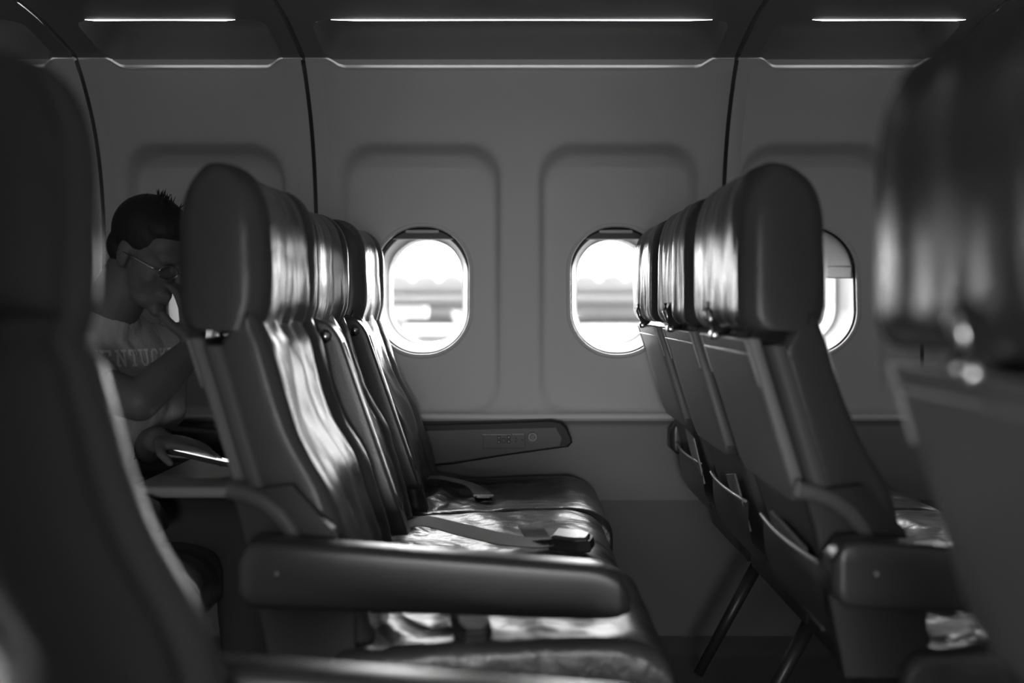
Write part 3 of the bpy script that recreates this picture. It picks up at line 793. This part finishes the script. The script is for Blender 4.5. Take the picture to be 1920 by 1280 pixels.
# right arm: elbow on the seat edge, hand to the face
RE = Vector((-.705, 2.14, -.175)); RW_ = Vector((-.632, 2.25, -.078))
mb.cap_tube([W(RS), W(lerp(RS, RE, .5)), W(RE)], [.052, .047, .038])
mb.cap_tube([W(RE), W(lerp(RE, RW_, .4)), W(RW_)], [.038, .038, .027])
def hand(mb, wrist, d, palm_n, curl, s=1.0, thumb_side=1):
    """d: direction of the fingers, palm_n: the way the palm faces, five separate fingers"""
    d = d.normalized(); palm_n = (palm_n-d*palm_n.dot(d)).normalized(); side = d.cross(palm_n).normalized()*thumb_side
    pc = wrist+d*.045*s
    rot = Matrix(((d.x, side.x, palm_n.x, 0), (d.y, side.y, palm_n.y, 0), (d.z, side.z, palm_n.z, 0), (0, 0, 0, 1)))
    mb.ell(pc, (.050*s, .040*s, .016*s), rot, 18, 12); mb.ell(wrist+d*.008, (.028*s, .026*s, .020*s), rot)
    for i, (off, ln) in enumerate(((.030, .072), (.010, .080), (-.010, .075), (-.029, .058))):
        base = wrist+d*(.086-.004*abs(i-1))*s+side*off*s; a = 0; p = base; pts = [base-d*.02*s, base]
        for k, fr in enumerate((.45, .32, .23)):
            a += curl[i]*(.8+.25*k); p = p+(d*cos(a)+palm_n*sin(a))*ln*fr*s; pts.append(p)
        mb.cap_tube(pts, [.0095*s, .0092*s, .0085*s, .0078*s, .0068*s], 10)
    tb = wrist+d*.022*s+side*.026*s; t1 = tb+(d*.55+side*.65+palm_n*.35).normalized()*.040*s; t2 = t1+(d*.85+side*.15+palm_n*.5).normalized()*.030*s
    mb.cap_tube([tb, t1, t2], [.013*s, .0105*s, .0085*s], 10)
hand(mb, W(RW_), Vector((-.16, .22, .95)), Vector((-.8, .35, .2)), [.35, .4, .45, .5], .95)
# left arm: forearm resting on the tray, hand holding the phone
LE = Vector((-.80, 2.50, -.335+.03)); LW_ = Vector((-.715, 2.27, -.262))
mb.cap_tube([W(LS), W(lerp(LS, LE, .5)), W(LE)], [.052, .047, .037]); mb.cap_tube([W(LE), W(lerp(LE, LW_, .4)), W(LW_)], [.037, .036, .027])
hand(mb, W(LW_), Vector((.93, -.22, -.12)), Vector((.05, 0, -1)), [.10, .16, .25, .35], .95, -1)
# legs
for s_ in (-1, 1):
    hpj = PB+Vector((.02, s_*.09, -.01)); kn = Vector((PB.x+.42, PB.y+s_*.13, -.42)); an = Vector((PB.x+.44, PB.y+s_*.14, -.82))
    mb.cap_tube([W(hpj), W(lerp(hpj, kn, .5)), W(kn), W(lerp(kn, an, .35)), W(an)], [.082, .072, .052, .052, .036], 16)
    mb.cap_tube([W(an), W(an+Vector((.08, s_*.01, -.045))), W(an+Vector((.16, s_*.02, -.052)))], [.036, .034, .026])
body = mb.done('body', M['skin'], man); remesh(body, .0042, 7)
# hair
mb = MB(); mb.ell((-.022, 0, .050), (.097, .0815, .084), None, 32, 20); mb.ell((.018, 0, .078), (.064, .066, .045), None, 24, 14); mb.ell((-.050, 0, .0), (.060, .072, .058), None, 24, 14)
bmesh.ops.transform(mb.bm, matrix=HM, verts=mb.bm.verts); hair = mb.done('hair', M['hair'], man); remesh(hair, .003, 3)
mb = MB(); rs_ = random.Random(3)
for k in range(46):
    c = rs_.uniform(-.05, .035); y = rs_.uniform(-.03, .03)
    z = .050+.084*sqrt(max(0, 1-((c+.022)/.097)**2-(y/.0815)**2))-.004
    p = Vector((c, y, z)); d = Vector((rs_.uniform(-.7, .5), rs_.uniform(-.4, .4), 1)).normalized()
    mb.cyl(p, p+d*rs_.uniform(.012, .026), .0022, .0003, 5)
bmesh.ops.transform(mb.bm, matrix=HM, verts=mb.bm.verts); mb.bm.from_mesh(hair.data); mb.bm.to_mesh(hair.data); mb.bm.free()
# glasses
mb = MB()
for s_ in (-1, 1):
    c = Vector((.102, s_*.032, .004)); pts = []
    for k in range(25):
        a = 2*pi*k/24; pts.append(HM @ (c+Vector((-.10*abs(sin(a))*.02-.006*cos(a)*s_, .023*cos(a), .016*sin(a)))))
    mb.tube(pts, .0011, 6)
    mb.tube([HM @ Vector(p) for p in ((.094, s_*.056, .008), (.088, s_*.070, .009), (.03, s_*.080, .008), (-.012, s_*.083, .006), (-.024, s_*.080, -.012))], .0013, 6)
mb.tube([HM @ Vector(p) for p in ((.106, -.010, .008), (.112, 0, .011), (.106, .010, .008))], .0011, 6)
gl = mb.done('glasses', M['chrome'], man)
for s_ in (-1, 1):
    mb = MB(); pts = [HM @ (Vector((.102, s_*.032, .004))+Vector((-.006*cos(2*pi*k/24)*s_, .0225*cos(2*pi*k/24), .0155*sin(2*pi*k/24)))) for k in range(24)]
    mb.mesh(pts, [tuple(range(24))]); mb.done('lens', M['lens'], gl, smooth=False)
# t-shirt: a slightly larger skin over chest, shoulders and upper arms
mb = MB()
mb.ell(W(CH+Vector((0, 0, .0))), (.190, .116, .172), rotc, 32, 20); mb.ell(W(PB+Vector((0, 0, .12))), (.172, .122, .165), rotc, 28, 18); mb.ell(W(PB+Vector((0, 0, .02))), (.148, .178, .10), None, 28, 18)
mb.cap_tube([W(RS), W(CH+Vector((0, 0, .05))), W(LS)], [.063, .085, .063], 20)
mb.cap_tube([W(RS), W(lerp(RS, RE, .35)), W(lerp(RS, RE, .62))], [.063, .064, .066]); mb.cap_tube([W(LS), W(lerp(LS, LE, .35)), W(lerp(LS, LE, .6))], [.063, .062, .064])
mb.cap_tube([W(CH+Vector((.01, 0, .09))), W(NB+Vector((.006, -.004, .012)))], [.088, .067], 20)
shirt = mb.done('t_shirt', M['shirt'], man); remesh(shirt, .006, 4)
me = shirt.data
for v in me.vertices:
    p = v.co; t_ = (p-W(NB)); f = noise.noise(Vector((p.x*14+p.z*10, p.y*14, p.z*6)))*.010+noise.noise(Vector((p.x*34+p.z*26, p.y*34, p.z*12)))*.004
    v.co = p+v.normal*f
me.update()
mb = MB(); mb.ell(W(PB), (.138, .178, .108), None, 24, 14)
for s_ in (-1, 1):
    hpj = PB+Vector((.02, s_*.09, -.01)); kn = Vector((PB.x+.42, PB.y+s_*.13, -.42)); an = Vector((PB.x+.44, PB.y+s_*.14, -.80))
    mb.cap_tube([W(hpj), W(lerp(hpj, kn, .5)), W(kn), W(lerp(kn, an, .35)), W(an)], [.092, .082, .062, .060, .050], 16)
tr_ = mb.done('trousers', M['trousers'], man); remesh(tr_, .008, 3)
for s_ in (-1, 1):
    mb = MB(); an = Vector((PB.x+.44, PB.y+s_*.14, -.82))
    mb.cap_tube([W(an+Vector((-.01, 0, -.02))), W(an+Vector((.08, s_*.01, -.042))), W(an+Vector((.17, s_*.02, -.050)))], [.042, .037, .028]); mb.done('shoe', M['black'], man)
# lettering on the chest
bpy.context.view_layer.update()
bv = BVHTree.FromPolygons([v.co for v in me.vertices], [p.vertices for p in me.polygons])
fwd = Vector((cos(R(-40.4)), sin(R(-40.4)), 0)); left = Vector((-fwd.y, fwd.x, 0))
GL = {'K': [((0, 0), (0, 1)), ((0, .42), (.62, 1)), ((.2, .56), (.66, 0)), ((-.14, 0), (.16, 0)), ((-.14, 1), (.16, 1)), ((.46, 1), (.78, 1)), ((.48, 0), (.8, 0))],
      'E': [((0, 0), (0, 1)), ((-.14, 0), (.6, 0)), ((-.14, 1), (.6, 1)), ((0, .5), (.4, .5)), ((.6, 0), (.6, .25)), ((.6, 1), (.6, .75)), ((.4, .38), (.4, .62))],
      'N': [((0, 0), (0, 1)), ((0, 1), (.62, 0)), ((.62, 0), (.62, 1)), ((-.14, 0), (.16, 0)), ((-.14, 1), (.06, 1)), ((.46, 1), (.78, 1))],
      'T': [((.33, 0), (.33, 1)), ((-.04, 1), (.7, 1)), ((-.04, 1), (-.04, .74)), ((.7, 1), (.7, .74)), ((.17, 0), (.49, 0))],
      'U': [((0, 1), (0, .2)), ((0, .2), (.16, 0)), ((.16, 0), (.46, 0)), ((.46, 0), (.62, .2)), ((.62, .2), (.62, 1)), ((-.14, 1), (.16, 1)), ((.46, 1), (.78, 1))],
      'C': [((.62, .76), (.62, .86)), ((.62, .86), (.46, 1)), ((.46, 1), (.14, 1)), ((.14, 1), (0, .84)), ((0, .84), (0, .16)), ((0, .16), (.14, 0)), ((.14, 0), (.46, 0)), ((.46, 0), (.62, .14)), ((.62, .14), (.62, .26))],
      'Y': [((.33, 0), (.33, .45)), ((.33, .45), (0, 1)), ((.33, .45), (.66, 1)), ((.17, 0), (.49, 0)), ((-.14, 1), (.14, 1)), ((.52, 1), (.8, 1))]}
mb = MB(); Hh = .030; word = 'KENTUCKY'; adv = .029
base_z = -.118; c0 = CH.copy()
def proj(u, vv):
    o_ = Vector((c0.x, c0.y, 0))+left*u+fwd*.4; o_.z = base_z+vv+H
    hit = bv.ray_cast(o_, -fwd)[0]
    return (hit+fwd*.0018) if hit else None
for i, ch in enumerate(word):
    u0 = -adv*(len(word)-1)/2+i*adv+.042
    for (p, q) in GL[ch]:
        px_, pz_, qx, qz = p[0]*.024, p[1]*Hh, q[0]*.024, q[1]*Hh
        dx, dz = qx-px_, qz-pz_; L = sqrt(dx*dx+dz*dz); nx_, nz_ = -dz/L*.0026, dx/L*.0026; ex, ez = dx/L*.0022, dz/L*.0022
        n_ = max(1, int(L/.004)); A = []; B = []
        for k in range(n_+1):
            t = k/n_; x = lerp(px_-ex, qx+ex, t); z = lerp(pz_-ez, qz+ez, t)
            a_ = proj(u0+x+nx_, z+nz_); b_ = proj(u0+x-nx_, z-nz_)
            if a_ is None or b_ is None: A = []; break
            A.append(a_); B.append(b_)
        if A:
            mb.mesh(A+B, [(k, k+1, len(A)+k+1, len(A)+k) for k in range(len(A)-1)])
mb.done('shirt_lettering', M['letters'], shirt, smooth=False)
# phone on the tray
mb = MB(); mb.box((0, 0, 0), (.075, .145, .009), .003); ph = mb.done('phone', M['black'], smooth=False)
ph.location = W((-.600, 2.235, -.296)); ph.rotation_euler = (R(8), R(10), R(70)); tag(ph, 'lit phone in the hand of the seated man', 'phone')
mb = MB(); mb.box((0, 0, .0052), (.066, .128, .001)); mb.done('screen', M['screen'], ph, smooth=False)

# ------------------------------------------------------------------ outside
GZ = -4.2
mb = MB(); mb.mesh([(-900, 6, GZ+H), (900, 6, GZ+H), (900, 1400, GZ+H), (-900, 1400, GZ+H)], [(0, 1, 2, 3)])
o = mb.done('ground', M['apron'], smooth=False); tag(o, 'hazy white airport apron outside the windows', 'ground', kind='structure')
DT = 300.
def mx_(px): return (px-967)*DT/FPX
def mz(py): return (577-py)*DT/FPX
root = empty('terminal_building', (0, DT, GZ+H)); tag(root, 'pale airport terminal with a wavy roof seen through the windows', 'building')
def part(name, m_, fn):
    mb = MB(); fn(mb); o = mb.done(name, m_, smooth=False); o.parent = root; o.matrix_parent_inverse = Matrix.Translation(root.location).inverted(); return o
x0, x1 = mx_(420), mx_(1700)
def f_(mb):
    # scalloped roof shells
    per = mx_(1017)-mx_(967); top = []; n_ = 300
    for k in range(n_+1):
        x = lerp(x0, x1, k/n_); u = ((x-mx_(748))/per+.5) % 1; arch = sqrt(max(0, 1-(2*u-1)**2*.86))
        top.append((x, mz(540)+(arch)*(mz(507)-mz(533))))
    V = []; F = []
    for (x, z) in top: V += [(x, DT, z+H), (x, DT, mz(549)+H), (x, DT+60, z+H+3)]
    for k in range(n_):
        a = k*3; F += [(a, a+3, a+4, a+1), (a, a+2, a+5, a+3)]
    mb.mesh(V, F)
part('roof', M['terminal_roof'], f_)
part('facade', M['terminal'], lambda mb: mb.box(((x0+x1)/2, DT+6, (mz(549)+GZ)/2+H), (x1-x0, 12, mz(549)-GZ)))
part('canopy_line', M['band'], lambda mb: mb.box(((x0+x1)/2, DT-1, mz(551)+H), (x1-x0, 2, .35)))
part('lower_band', M['band'], lambda mb: mb.box(((x0+x1)/2, DT-1, mz(574)+H), (x1-x0, 2, 1.3)))
root = empty('jet_bridge', (mx_(750), 150, GZ+H)); tag(root, 'grey boarding bridge column outside the left bright window', 'boarding bridge')
part('column', M['band'], lambda mb: mb.box((-15.0, 150, GZ/2+H-.4), (.9, .9, -GZ-.8)))
part('tunnel', M['terminal'], lambda mb: mb.box((-14.2, 150, -.55+H), (5.2, 2.6, 1.5), .2))
root = empty('airport_vehicle', (mx_(810)*.3, 90, GZ+H)); tag(root, 'rounded white airport vehicle outside the left bright window', 'vehicle')
part('body', M['white'], lambda mb: mb.box((-5.2, 90, GZ+1.5+H), (6.2, 2.6, 1.6), .5, seg=4))
part('window_band', M['band'], lambda mb: mb.box((-5.2, 88.68, GZ+1.7+H), (4.6, .06, .4), .02))
for xx in (-7.2, -3.2):
    part('wheel', M['gap'], lambda mb: mb.cyl((xx, 88.7, GZ+.5+H), (xx, 91.3, GZ+.5+H), .5))
